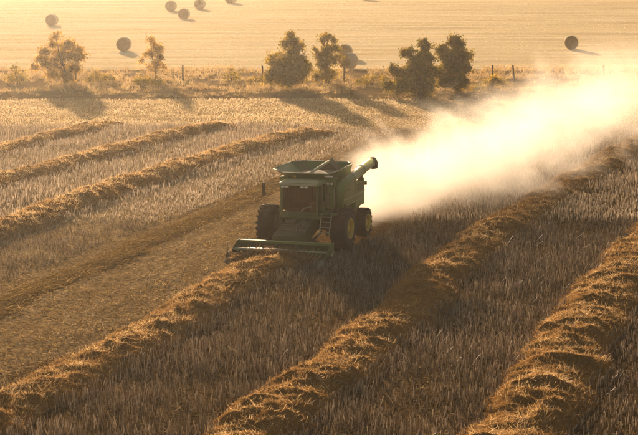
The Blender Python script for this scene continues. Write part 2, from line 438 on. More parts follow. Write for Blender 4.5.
# chaff, broken straw and clods lying on the soil
def litter(y0, y1, dens, l0, l1, wmul, sel, mat, label, lift=0.5):
    x, y = scatter(y0, y1, dens)
    patch = fbm(x * .7, y * .7, 61, 3)
    keep = sel(x, y, across(x, y)) & (rng.random(len(x)) < np.clip((patch - .2) * 2.2, .1, 1))
    x, y, patch = x[keep], y[keep], patch[keep]; n = len(x)
    ang = rng.random(n) * 6.28; el = np.abs(rng.normal(0, .3 * lift + .05, n)); hump = np.clip(vnoise(x * 3.1, y * 3.1, 5) - .45, 0, 1) * .28 * (lift > .9)
    D = np.stack([np.cos(ang) * np.cos(el), np.sin(ang) * np.cos(el), np.sin(el)], 1)
    U = unit(np.cross(D, np.stack([rng.normal(0, .5, n), rng.normal(0, .5, n), np.ones(n)], 1)))
    L = rng.uniform(l0, l1, n); W = wmul * rng.uniform(.6, 1.6, n)
    P = np.stack([x, y, ground_z(x, y) + .01 + hump * rng.random(n) + .05 * lift * rng.random(n)], 1)
    tint = np.clip(rng.beta(1.6, 2.2, n) + .4 * (patch - .5), 0, 1)
    v, f, t = ribbons(P, D, U, L, W, np.stack([0 * L, 0 * L, -.02 * np.ones(n)], 1), tint)
    tag(np_mesh('straw_litter', v, f, mat, tint=t), label, 'straw', kind='stuff')
litter(50, 140, 75, .035, .14, .017, lambda x, y, a: (a < -0.2) & (a > -10.5) & ~headland(x, y), M['litter'], 'chopped straw and chaff strewn over the harvested lane left of the combine', 1.0)
litter(50, 120, 14, .10, .35, .018, lambda x, y, a: ((a > 1.0) | (a < -9.5)), M['litter'], 'broken stalks lying between the standing stubble', .8)
litter(118, 158, 14, .15, .45, .03, lambda x, y, a: headland(x, y) | (a < -12), M['grass'], 'loose straw scattered over the headland', .8)

# flattened strip of residue left where an earlier windrow was taken up
def residue():
    y = np.arange(46, 137, .3); c = (-11.6 + (y - 75.5) * 0.278)
    n = len(y); v = np.linspace(-1, 1, 9)
    U2, V2 = np.meshgrid(y, v, indexing='ij')
    wob = (fbm(y * .2, y * 0, 77, 3) - .5)[:, None] * .8
    X = c[:, None] + (V2 * 0.85 * (.7 + .6 * fbm(U2 * .5, V2, 78, 2)) + wob) * SIDE[0]
    Y = U2 + (V2 * 0.85 + wob) * SIDE[1]
    Z = ground_z(X, Y) + .02 + (1 - V2 ** 2) * .13 * (fbm(U2 * 1.2, V2 * 1.5, 79, 3)) - .06 * (np.abs(V2) > .95)
    i = np.arange(n * 9).reshape(n, 9)
    F = np.stack([i[:-1, :-1], i[1:, :-1], i[1:, 1:], i[:-1, 1:]], -1).reshape(-1, 4)
    root = empty('residue_strip', (-11.6, 75.5, 0)); off = np.array([-11.6, 75.5, 0])
    tag(root, 'low dark strip of flattened crop residue across the harvested lane at left', 'crop residue')
    np_mesh('residue_bed', np.stack([X, Y, Z], -1).reshape(-1, 3) - off, F, M['track'], root, smooth=True)
    k = 22000
    a = rng.integers(0, n, k); b = rng.integers(0, 9, k)
    P = np.stack([X[a, b], Y[a, b], Z[a, b]], 1) + rng.normal(0, .22, (k, 3)) * np.array([1, 1, .06])
    ang = rng.normal(1.25, .7, k); el = np.abs(rng.normal(.1, .2, k))
    D = np.stack([np.cos(ang) * np.cos(el), np.sin(ang) * np.cos(el), np.sin(el)], 1)
    U = unit(np.cross(D, rng.normal(0, 1, (k, 3))))
    vv, ff, tt = ribbons(P, D, U, rng.uniform(.1, .35, k), rng.uniform(.008, .02, k), np.zeros((k, 3)), rng.beta(1.4, 4, k))
    tag(np_mesh('loose_straw', vv - off, ff, M['litter'], root, tint=tt), kind='stuff')
residue()

# small tufts of dropped straw and torn-up stubble over the harvested lane
def clumps(n, per):
    x, y = scatter(50, 138, n / 3600.0)
    a = across(x, y); k = (a < -0.9) & (a > -9.5) & ~near_combine(x, y) & (rng.random(len(x)) < .35 + .65 * fbm(a * .9, a * 0, 53, 2))
    x, y = x[k], y[k]; n = len(x); sz = rng.gamma(2.2, .035, n).clip(.03, .24)
    X = np.repeat(x, per) + rng.normal(0, 1, n * per) * np.repeat(sz, per); Y = np.repeat(y, per) + rng.normal(0, 1, n * per) * np.repeat(sz, per)
    m_ = n * per; ang = rng.random(m_) * 6.28; el = rng.normal(.5, .4, m_)
    D = np.stack([np.cos(ang) * np.cos(el), np.sin(ang) * np.cos(el), np.abs(np.sin(el))], 1)
    U = unit(np.cross(D, rng.normal(0, 1, (m_, 3)))); S_ = np.repeat(sz, per)
    P = np.stack([X, Y, ground_z(X, Y) + rng.random(m_) * S_ * .5], 1)
    v, f, t = ribbons(P, D, U, (.03 + S_ * .75) * rng.uniform(.6, 1.3, m_), rng.uniform(.010, .020, m_), np.zeros((m_, 3)), np.clip(np.repeat(rng.beta(1.5, 2.5, n), per) + rng.normal(0, .12, m_), 0, 1))
    tag(np_mesh('straw_tufts', v, f, M['litter'], tint=t), 'small tufts of dropped straw over the harvested lane left of the combine', 'straw', kind='stuff')
clumps(34000, 8)

# ------------------------------------------------------------------ verge grass
def tufts(n, yl, yh, h0, h1, wd, mat, label, name, cat, xs=70, per=14, patchy=True, xf=None):
    cx = (rng.random(n) * 2 - 1) * xs if xf is None else xf(n)
    cy_ = rng.uniform(yl, yh, n)
    if patchy:
        k = rng.random(n) < np.clip((fbm(cx * .22, cy_ * .3, 91, 3) - .28) * 2.6, .06, 1); cx, cy_ = cx[k], cy_[k]
    n = len(cx); hh = rng.uniform(h0, h1, n) * np.clip((cy_ - 157.6) / 7, .35, 1) * (0.5 + fbm(cx * .3, cy_ * .3, 95, 2))
    x = np.repeat(cx, per) + rng.normal(0, .13, n * per); y = np.repeat(cy_, per) + rng.normal(0, .13, n * per)
    k = len(x)
    ang = rng.random(k) * 6.28; el = rng.normal(1.15, .22, k)
    D = np.stack([np.cos(ang) * np.cos(el), np.sin(ang) * np.cos(el), np.sin(el)], 1)
    U = unit(np.cross(D, rng.normal(0, 1, (k, 3))))
    L = np.repeat(hh, per) * rng.uniform(.5, 1.1, k)
    P = np.stack([x, y, vz(x, y) - .02], 1)
    bend = np.stack([np.cos(ang), np.sin(ang), -0.6 * np.ones(k)], 1) * (L * .22)[:, None]
    tint = np.clip(np.repeat(rng.beta(2, 2, n), per) * .8 + rng.random(k) * .25, 0, 1)
    v, f, t = ribbons(P, D, U, L, wd * rng.uniform(.6, 1.4, k), bend, tint, False)
    return tag(np_mesh(name, v, f, mat, tint=t), label, cat, kind='stuff')
tufts(8500, 158.6, 188, .22, .72, .030, M['grass'], 'dry golden grass growing along the fence line and under the trees', 'dry_grass', 'grass', xs=52)
tufts(1800, 157.4, 161.5, .14, .42, .03, M['litter'], 'dull brown weeds along the near edge of the verge', 'verge_weeds', 'weeds', xs=52)

# low straw left standing on the far field, thicker along the mown rows
def far_straw(n):
    y = np.sqrt(rng.uniform(189.0 ** 2, 345.0 ** 2, n)); x = (rng.random(n) * 2 - 1) * (0.152 * y + 5)
    yy = y + x * .035
    k = rng.random(n) < np.clip(.25 + .9 * fbm(x * .06, yy * .33, 12, 3) * (0.9 + .1 * np.sin(yy * 2 * math.pi / 5.5)), .05, 1)
    x, y = x[k], y[k]; n = len(x)
    P = np.stack([x, y, fz(x, y) - .01], 1); h = rng.uniform(.015, .06, n)
    top = P + np.stack([rng.normal(0, .06, n), rng.normal(0, .06, n), h], 1)
    v, f, t = blades(P, top, rng.uniform(.012, .04, n), rng.beta(2, 2, n))
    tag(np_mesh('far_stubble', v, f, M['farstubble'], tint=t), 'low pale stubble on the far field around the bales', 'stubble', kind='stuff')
far_straw(95000)

# ------------------------------------------------------------------ trees and shrubs
def tube_np(path, radii, sides=7):
    P = np.array(path, float); n = len(P)
    T = unit(np.gradient(P, axis=0)); ref = np.array([0.31, 0.95, 0.05])
    A = unit(np.cross(T, ref)); B = np.cross(T, A)
    a = np.arange(sides) * 6.2832 / sides
    V = P[:, None] + (A[:, None] * np.cos(a)[None, :, None] + B[:, None] * np.sin(a)[None, :, None]) * np.array(radii)[:, None, None]
    F = []
    for i in range(n - 1):
        for j in range(sides):
            F.append((i * sides + j, i * sides + (j + 1) % sides, (i + 1) * sides + (j + 1) % sides, (i + 1) * sides + j))
    return V.reshape(-1, 3), np.array(F)

def tree(name, label, cat, loc, lumps, dens, leaf, mat, stems=1, trunk_r=.09, group=None, squash=.8, seed=0):
    rs = np.random.default_rng(seed + 100)
    root = empty(name, loc); tag(root, label, cat, group)
    Vs, Fs, o = [], [], 0
    L3 = []
    for (dx, dz, r) in [(a_, b_, c_ * 1.25) for a_, b_, c_ in lumps]:
        L3.append((dx, rs.normal(0, .45) * (0.6 + r), dz, r))
    top = max(L3, key=lambda l: l[2])
    def add(path, rad):
        nonlocal o
        v, f = tube_np(path, rad); Vs.append(v); Fs.append(f + o); o += len(v)
    spine = np.array([[0, 0, -.25], [rs.normal(0, .06), rs.normal(0, .06), top[2] * .25], [top[0] * .4 + rs.normal(0, .08), top[1] * .4, top[2] * .6], [top[0], top[1], top[2]]])
    add(spine, [trunk_r * 1.3, trunk_r, trunk_r * .6, trunk_r * .15])
    for k in range(stems - 1):
        l = L3[k * 2 % len(L3)]
        add(np.array([[rs.normal(0, .15), rs.normal(0, .15), -.25], [l[0] * .4, l[1] * .4, l[2] * .45], [l[0], l[1], l[2]]]), [trunk_r, trunk_r * .6, trunk_r * .15])
    for l in L3:   # a limb into every clump, twigs within
        t = min(.95, max(.12, (l[2] / top[2]) * .62)); s0 = spine[0] * 0
        zz = t * top[2]
        s0 = np.array([np.interp(zz, spine[:, 2], spine[:, i]) for i in range(3)])
        e = np.array(l[:3]); mid = (s0 + e) / 2 + np.array([0, 0, .08]) + rs.normal(0, .06, 3)
        add(np.array([s0, mid, e]), [trunk_r * .5, trunk_r * .32, trunk_r * .12])
        for q in range(6):
            d = unit(rs.normal(0, 1, 3)); d[2] = abs(d[2]) * .7
            add(np.array([mid * .3 + e * .7, e + d * l[3] * .45, e + d * l[3] * .95]), [trunk_r * .16, trunk_r * .1, trunk_r * .04])
    np_mesh('trunk', np.vstack(Vs), np.vstack(Fs), M['bark'], root, smooth=True)
    Pn, tn = [], []
    for (cx, cy_, cz, r) in L3:
        # each clump is a handful of uneven sprays of leaves
        ns = max(16, int(46 * (r / .5) ** 2))
        for q in range(ns):
            d = unit(rs.normal(0, 1, 3)); rr = r * (rs.random() ** .5) * rs.uniform(.65, 1.3)
            c = np.array([cx, cy_, cz]) + d * rr * np.array([1, 1, squash])
            sr = rs.uniform(.10, .34)
            n = int(.62 * dens * rs.uniform(.2, 2.0))
            Pn.append(c + rs.normal(0, sr * .55, (n, 3)) * np.array([1, 1, .85])); tn.append(np.clip(rs.normal(rs.uniform(.1, .8), .2, n), 0, 1))
    P = np.vstack(Pn); tt = np.concatenate(tn); k = P[:, 2] > .02; P, tt = P[k], tt[k]
    n = len(P)
    A = unit(rs.normal(0, 1, (n, 3))); B = unit(np.cross(A, rs.normal(0, 1, (n, 3))))
    s = (1.25 * leaf * rs.uniform(.5, 1.5, n))[:, None]
    V = np.empty((n, 4, 3)); V[:, 0] = P - A * s; V[:, 1] = P + B * s * .55; V[:, 2] = P + A * s; V[:, 3] = P - B * s * .55
    np_mesh('crown', V.reshape(-1, 3), np.arange(n * 4).reshape(n, 4), mat, root, tint=np.repeat(tt, 4))
    return root

def vloc(x, y): return (x, y, float(vz(np.array([x]), np.array([y]))[0]))
TG = 'young trees along the fence line'
tree('airy_tree', 'airy golden leafed tree with open crown, leftmost in the tree line', 'tree', vloc(-20.6, 169.6),
     [(-.57, 3.95, .35), (.5, 3.3, .5), (1.2, 2.3, .5), (-.35, 2.3, .65), (-1.5, 2.6, .5), (-2.0, 2.0, .35), (.05, 1.05, .5), (-.1, 3.1, .45), (.6, 2.3, .5), (-.7, 1.5, .45), (1.15, 2.9, .35), (-2.5, 1.3, .3), (-.9, .95, .5), (.85, 1.35, .5), (-1.4, 1.75, .5), (.5, .6, .4), (-.9, 3.2, .35)],
     19, .062, M['leaf_gold_haze'], 3, .07, TG, seed=1)
tree('slender_tree', 'slender young tree with thin bare lower trunk and yellow green leaves', 'tree', vloc(-13.5, 172.0),
     [(-.25, 3.45, .33), (.25, 2.6, .5), (-.45, 2.25, .42), (.3, 1.55, .45), (-1.0, 1.8, .22), (-.25, 1.15, .33), (.72, 1.2, .22), (0, 3.0, .35), (.55, 2.1, .3)],
     15, .060, M['leaf_gold_haze'], 1, .06, TG, seed=2)
tree('bushy_tree', 'dark bushy tree with a pointed top, left of the pair beside the two bales', 'tree', vloc(-2.32, 165.0),
     [(0, 4.25, .28), (-.15, 3.6, .45), (.75, 3.3, .42), (.4, 3.8, .38), (-1.1, 2.2, .6), (.55, 2.1, .9), (-.3, 2.0, .9), (.95, 1.55, .6), (-.3, .9, .7), (.5, .9, .6), (-1.6, .9, .4), (-1.1, 1.4, .5), (.2, 2.9, .5)],
     26, .066, M['leaf_mid'], 3, .09, TG, seed=3)
tree('loose_tree', 'loose brown tree with ragged crown partly covering the two bales', 'tree', vloc(0.56, 169.6),
     [(.15, 3.75, .38), (-.3, 3.5, .28), (.6, 3.5, .28), (.15, 2.7, .5), (.7, 2.85, .42), (-.4, 2.3, .45), (-.9, 2.7, .22), (.4, 1.9, .55), (-.3, 1.6, .45), (0, .8, .55), (.55, .8, .4), (-.75, .6, .35), (1.1, 2.2, .28)],
     19, .062, M['leaf_mid'], 2, .08, TG, seed=4)
tree('dark_tree', 'dark tree with a low spreading left side, tallest of the right hand pair', 'tree', vloc(7.75, 160.2),
     [(.25, 4.25, .2), (.35, 3.85, .4), (-1.2, 3.3, .3), (-.8, 3.45, .25), (-.15, 2.9, .7), (.65, 2.95, .4), (-.3, 2.0, .8), (.45, 1.85, .8), (-2.1, 2.1, .38), (-1.5, 1.8, .42), (-2.4, .8, .45), (-1.5, .95, .5), (-.6, .8, .7), (.3, .7, .7)],
     30, .066, M['leaf_dark'], 3, .09, TG, seed=5)
tree('round_tree', 'dark round crowned tree nearest to the dust cloud', 'tree', vloc(10.55, 162.6),
     [(-.15, 3.8, .45), (.3, 3.55, .45), (-1, 3.25, .38), (-.6, 2.65, .7), (.5, 2.65, .65), (.7, 1.9, .5), (-.2, 1.75, .8), (-.85, .85, .6), (.1, .7, .6), (-1.45, 1.6, .38), (.5, .85, .4)],
     30, .066, M['leaf_dark'], 2, .09, TG, seed=6)
SG = 'low shrubs along the fence line'
for i, (x, y, lumps, mat, dn, lab) in enumerate([
    (-24.6, 170.5, [(-.1, 1.35, .2), (0, .8, .35), (.4, .5, .4), (-.5, .45, .4)], 'leaf_mid', 12, 'small golden shrub at the far left edge of the tree line'),
    (-17.9, 170.0, [(-.2, 1.0, .2), (0, .6, .35), (.6, .5, .4), (-.6, .45, .4), (1.0, .4, .3)], 'leaf_mid', 12, 'low golden shrub just right of the leftmost tree'),
    (-13.9, 168.6, [(0, .45, .4), (.6, .4, .4), (-.6, .4, .4), (1.0, .3, .3)], 'leaf_mid', 14, 'low brown shrub at the foot of the slender young tree'),
    (-7.2, 171.5, [(0, 1.15, .2), (.1, .7, .3), (-.4, .4, .3), (.4, .4, .3)], 'leaf_mid', 10, 'thin upright weed shrub midway between slender tree and dark bushy tree'),
    (-5.1, 169.5, [(0, .5, .28), (.6, .45, .28), (1.1, .4, .25), (-.5, .4, .25)], 'leaf_mid', 14, 'low dark shrub just left of the dark bushy tree'),
    (13.7, 165.2, [(0, .8, .4), (.6, .75, .35), (-.5, .5, .35), (.9, .4, .3)], 'leaf_mid', 18, 'small yellow green shrub at the edge of the dust cloud'),
    (4.3, 168.0, [(0, .7, .3), (.6, .6, .35), (-.6, .4, .35), (-1.1, .35, .3)], 'leaf_mid', 12, 'low golden shrub between the bales and the right hand tree pair'),
    (12.0, 162.8, [(0, .35, .3), (.6, .3, .3), (1.1, .3, .25)], 'leaf_mid', 14, 'low brown shrub at the right foot of the round crowned tree'),
]):
    tree('shrub', lab, 'shrub', vloc(x, y), lumps, dn, .055, M[mat], 3, .03, SG, seed=20 + i)

# ------------------------------------------------------------------ generic solid builder
class MB:
    def __init__(self): self.bm = bmesh.new()
    def box(self, x0, x1, y0, y1, z0, z1, bev=0.0, rot=None, piv=None):
        t = bmesh.new(); bmesh.ops.create_cube(t, size=1)
        for v in t.verts: v.co = Vector(((x0 + x1) / 2 + v.co.x * (x1 - x0), (y0 + y1) / 2 + v.co.y * (y1 - y0), (z0 + z1) / 2 + v.co.z * (z1 - z0)))
        if bev: bmesh.ops.bevel(t, geom=t.edges[:], offset=bev, segments=2, affect='EDGES', profile=.6)
        if rot is not None:
            p = Vector(piv) if piv is not None else Vector(((x0 + x1) / 2, (y0 + y1) / 2, (z0 + z1) / 2))
            for v in t.verts: v.co = p + rot @ (v.co - p)
        return self._in(t)
    def _in(self, t):
        me = bpy.data.meshes.new('tmp'); t.to_mesh(me); t.free(); self.bm.from_mesh(me); bpy.data.meshes.remove(me); return self
    def hull(self, pts, bev=0.0):
        t = bmesh.new()
        for p in pts: t.verts.new(p)
        r = bmesh.ops.convex_hull(t, input=t.verts[:])
        bmesh.ops.dissolve_limit(t, angle_limit=.01, verts=t.verts[:], edges=t.edges[:])
        if bev: bmesh.ops.bevel(t, geom=t.edges[:], offset=bev, segments=2, affect='EDGES', profile=.6)
        return self._in(t)
    def tube(self, path, r, sides=12, caps=True):
        P = [Vector(p) for p in path]; rr = r if isinstance(r, (list, tuple)) else [r] * len(P)
        rings = []
        ref = None
        for i, p in enumerate(P):
            if i == 0: T = P[1] - P[0]
            elif i == len(P) - 1: T = P[-1] - P[-2]
            else: T = (P[i + 1] - P[i]).normalized() + (P[i] - P[i - 1]).normalized()
            T.normalize()
            if ref is None: ref = Vector((0, 0, 1)) if abs(T.z) < .9 else Vector((1, 0, 0))
            A = T.cross(ref).normalized(); B = A.cross(T).normalized(); ref = B
            rings.append([self.bm.verts.new(p + (A * math.cos(a) + B * math.sin(a)) * rr[i]) for a in [k * 2 * math.pi / sides for k in range(sides)]])
        for i in range(len(P) - 1):
            for k in range(sides):
                f = self.bm.faces.new((rings[i][k], rings[i][(k + 1) % sides], rings[i + 1][(k + 1) % sides], rings[i + 1][k])); f.smooth = True
        if caps: self.bm.faces.new(rings[0]); self.bm.faces.new(rings[-1])
        return self
    def lathe_x(self, prof, seg=40, cx=0, cy=0, cz=0, closed=True):
        """profile (x, r) turned round the x axis"""
        rings = []
        for k in range(seg):
            a = 2 * math.pi * k / seg
            rings.append([self.bm.verts.new((cx + x, cy + r * math.cos(a), cz + r * math.sin(a))) for x, r in prof])
        m = len(prof)
        for k in range(seg):
            for j in range(m if closed else m - 1):
                a, b = rings[k], rings[(k + 1) % seg]; f = self.bm.faces.new((a[j], b[j], b[(j + 1) % m], a[(j + 1) % m])); f.smooth = True
        return self
    def sheet(self, quad, th):
        """a plate with the given four corners and thickness"""
        q = [Vector(p) for p in quad]; n = (q[1] - q[0]).cross(q[-1] - q[0]).normalized() * th
        a = [self.bm.verts.new(p) for p in q]; b = [self.bm.verts.new(p + n) for p in q]
        self.bm.faces.new(a[::-1]); self.bm.faces.new(b)
        for i in range(len(q)): j = (i + 1) % len(q); self.bm.faces.new((a[i], a[j], b[j], b[i]))
        return self
    def build(self, name, mat, parent=None):
        bmesh.ops.recalc_face_normals(self.bm, faces=self.bm.faces[:])
        me = bpy.data.meshes.new(name); self.bm.to_mesh(me); self.bm.free(); me.materials.append(mat)
        o = bpy.data.objects.new(name, me); C.objects.link(o)
        if parent: o.parent = parent
        return o

def copy_tree(o, parent=None):
    c = o.copy(); C.objects.link(c); c.parent = parent
    for ch in list(o.children): copy_tree(ch, c)
    return c

# ------------------------------------------------------------------ fence
M['post'] = ground_mat('weathered_post', [(0.3, (0.08, 0.055, 0.035)), (0.7, (0.20, 0.15, 0.10))], 6, bump=.01)
M['wire'] = paint_mat('fence_wire', (0.25, 0.22, 0.19), .5, .8, .2)
fence = empty('wire_fence', (0, 171, 0.15))
tag(fence, 'low wire fence on weathered wooden posts running along the grass verge', 'fence')
posts = [(-29.5, 172.8), (-20.0, 172.6), (-11.2, 172.5), (-4.6, 172.3), (2.03, 171.2), (8.8, 171.4), (14.3, 173.0), (16.05, 172.6), (23.5, 173), (31, 173.2)]
pm = None
for i, (x, y) in enumerate(posts):
    if pm is None:
        b = MB(); b.tube([(0, 0, -.3), (0.01, 0, .5), (0.02, 0.01, 1.32)], [.085, .075, .07], 9); pm = b.build('post', M['post'], fence); o = pm
    else:
        o = bpy.data.objects.new('post', pm.data); C.objects.link(o); o.parent = fence
    o.location = (x, y - 171, 0); o.rotation_euler = (R(random.uniform(-4, 4)), R(random.uniform(-4, 4)), random.random() * 6)
for z in (.45, .8, 1.15):
    b = MB()
    path = []
    for i, (x, y) in enumerate(posts):
        path.append((x, y - 171 - .08, z))
        if i < len(posts) - 1: path.append(((x + posts[i + 1][0]) / 2, (y + posts[i + 1][1]) / 2 - 171 - .08, z - .05))
    b.tube(path, .006, 5); b.build('wire', M['wire'], fence)

# ------------------------------------------------------------------ bales
M['baleface'] = ground_mat('bale_face', [(0.3, (0.16, 0.085, 0.03)), (0.7, (0.36, 0.22, 0.09))], 5, scale2=22, bump=.05)
M['balewrap'] = ground_mat('bale_net_wrap', [(0.3, (0.36, 0.27, 0.16)), (0.7, (0.58, 0.47, 0.32))], 4, (8, 1, 1), scale2=26, bump=.03)
def make_bale():
    root = empty('round_bale', (0, 0, 0))
    r, h = .70, .60
    b = MB(); prof = [(-h, r - .04), (-h + .04, r), (-.3, r + .012), (0, r + .02), (.3, r + .012), (h - .04, r), (h, r - .04)]
    b.lathe_x(prof, 40, cz=r - .03, closed=False)
    for v in b.bm.verts: v.co += Vector((0, random.uniform(-.008, .008), random.uniform(-.012, .012)))
    b.build('net_wrap', M['balewrap'], root)
    for s in (-1, 1):
        b = MB(); rr = [.0, .10, .13, .23, .26, .36, .39, .49, .52, .60, r - .042]
        dep = [.0, .0, -.03, .0, -.03, .005, -.025, .0, -.03, .01, .0]
        b.lathe_x([(s * (h + .0 + d), q + .001) for q, d in zip(rr, dep)], 40, cz=r - .03, closed=False)
        for v in b.bm.verts: v.co.x += random.uniform(-.014, .014)
        b.build('end_face', M['baleface'], root)
    n = 1500; a = rng.random(n) * 6.28; s = np.sign(rng.normal(0, 1, n)); q = np.sqrt(rng.random(n)) * .69
    P = np.stack([s * (h - .01), q * np.cos(a), q * np.sin(a) + r - .03], 1)
    D = unit(np.stack([s * rng.uniform(.05, .5, n), -np.sin(a) + rng.normal(0, .5, n), np.cos(a) + rng.normal(0, .5, n)], 1))
    U = unit(np.cross(D, rng.normal(0, 1, (n, 3))))
    v, f, t = ribbons(P, D, U, rng.uniform(.05, .16, n), rng.uniform(.008, .02, n), np.zeros((n, 3)), rng.beta(2, 3, n))
    tag(np_mesh('loose_straw', v, f, M['litter'], root, tint=t), kind='stuff')
    return root
bale = make_bale()
BL = [(-32.66, 257.5, 84, 'faint round bale standing alone above the leftmost tree'),
      (-19.6, 211.2, 86, 'large round bale just left of the slender tree'),
      (-20.5, 291.9, 80, 'left bale of the small cluster of three near the top edge'),
      (-17.46, 272.4, 84, 'lowest bale of the small cluster of three near the top edge'),
      (-16.8, 297.5, 78, 'right bale of the small cluster of three near the top edge'),
      (-13.18, 315.9, 60, 'bale cut off by the top edge right of the cluster of three'),
      (2.49, 201.5, 84, 'grey round bale behind, farther of the two beside the loose brown tree'),
      (2.62, 188.6, 52, 'pale side wrapped round bale, nearer of the two beside the loose brown tree'),
      (25.68, 214.2, 88, 'lone round bale with long shadow above the dust at right'),
      (7.26, 326.5, 60, 'bale at the top edge near the middle, only its foot and shadow in view')]
for i, (x, y, az, lab) in enumerate(BL):
    o = bale if i == 0 else copy_tree(bale)
    o.location = (x, y, float(fz(np.array([x]), np.array([y]))[0]) ); o.rotation_euler = (0, 0, R(az))
    tag(o, lab, 'bale', 'round bales on the far field')

# ------------------------------------------------------------------ combine harvester
# local axes: +x machine's left (right in the picture), +y to the rear, z up; origin on the ground under the front axle
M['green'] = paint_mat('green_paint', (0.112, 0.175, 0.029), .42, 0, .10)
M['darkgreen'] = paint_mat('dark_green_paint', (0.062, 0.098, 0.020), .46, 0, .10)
M['yellow'] = paint_mat('yellow_paint', (0.66, 0.44, 0.03), .45, 0, .20)
M['black'] = paint_mat('black_iron', (0.02, 0.018, 0.015), .55, 0, .40)
M['steel'] = paint_mat('worn_steel', (0.42, 0.38, 0.32), .35, .7, .28)
M['rubber'] = paint_mat('tyre_rubber', (0.020, 0.016, 0.013), .75, 0, .26, (0.15, 0.095, 0.05))
M['pale'] = paint_mat('pale_trim', (0.42, 0.42, 0.28), .55, 0, .15)
M['grimy'] = paint_mat('grimy_green', (0.050, 0.068, 0.018), .55, 0, .22, (0.16, 0.105, 0.05))
M['mirror'] = paint_mat('mirror_housing', (0.030, 0.014, 0.009), .5, 0, -.15)
M['seat'] = paint_mat('cab_fabric', (0.05, 0.045, 0.04), .8, 0, .15)
def glass_mat(name, tint, rough=.03):
    m, nt, out = new_mat(name)
    g = N(nt, 'ShaderNodeBsdfGlossy'); g.inputs['Roughness'].default_value = rough; g.inputs['Color'].default_value = (.9, .9, .9, 1)
    t = N(nt, 'ShaderNodeBsdfTransparent'); t.inputs[0].default_value = (*tint, 1)
    d = N(nt, 'ShaderNodeBsdfDiffuse'); d.inputs[0].default_value = (.30, .21, .12, 1)
    fr = N(nt, 'ShaderNodeFresnel'); fr.inputs[0].default_value = 1.45
    m0 = N(nt, 'ShaderNodeMixShader')
    tc = N(nt, 'ShaderNodeTexCoord'); n1 = N(nt, 'ShaderNodeTexNoise'); n1.inputs['Scale'].default_value = 3.5; n1.inputs['Detail'].default_value = 6
    nt.links.new(tc.outputs['Object'], n1.inputs['Vector'])
    mr = N(nt, 'ShaderNodeMapRange'); mr.inputs[1].default_value = .35; mr.inputs[2].default_value = .8; mr.inputs[3].default_value = .01; mr.inputs[4].default_value = .14
    nt.links.new(n1.outputs[0], mr.inputs[0]); nt.links.new(mr.outputs[0], m0.inputs[0])
    nt.links.new(t.outputs[0], m0.inputs[1]); nt.links.new(d.outputs[0], m0.inputs[2])
    m1 = N(nt, 'ShaderNodeMixShader'); nt.links.new(fr.outputs[0], m1.inputs[0]); nt.links.new(m0.outputs[0], m1.inputs[1]); nt.links.new(g.outputs[0], m1.inputs[2])
    nt.links.new(m1.outputs[0], out.inputs[0])
    return m
M['glass'] = glass_mat('dusty_cab_glass', (.62, .50, .38))
def lamp_glass():
    m, nt, out = new_mat('lamp_lens'); p = N(nt, 'ShaderNodeBsdfPrincipled'); p.inputs['Base Color'].default_value = (.75, .72, .62, 1); p.inputs['Roughness'].default_value = .15
    nt.links.new(p.outputs[0], out.inputs[0]); return m
M['lens'] = lamp_glass()

HD = -math.atan2(0.3057, 0.9521)
cb = empty('combine_harvester', (float(CMB[0]), float(CMB[1]), -0.02), HD)
tag(cb, 'green combine harvester with yellow wheel rims gathering the windrow at centre', 'combine harvester')

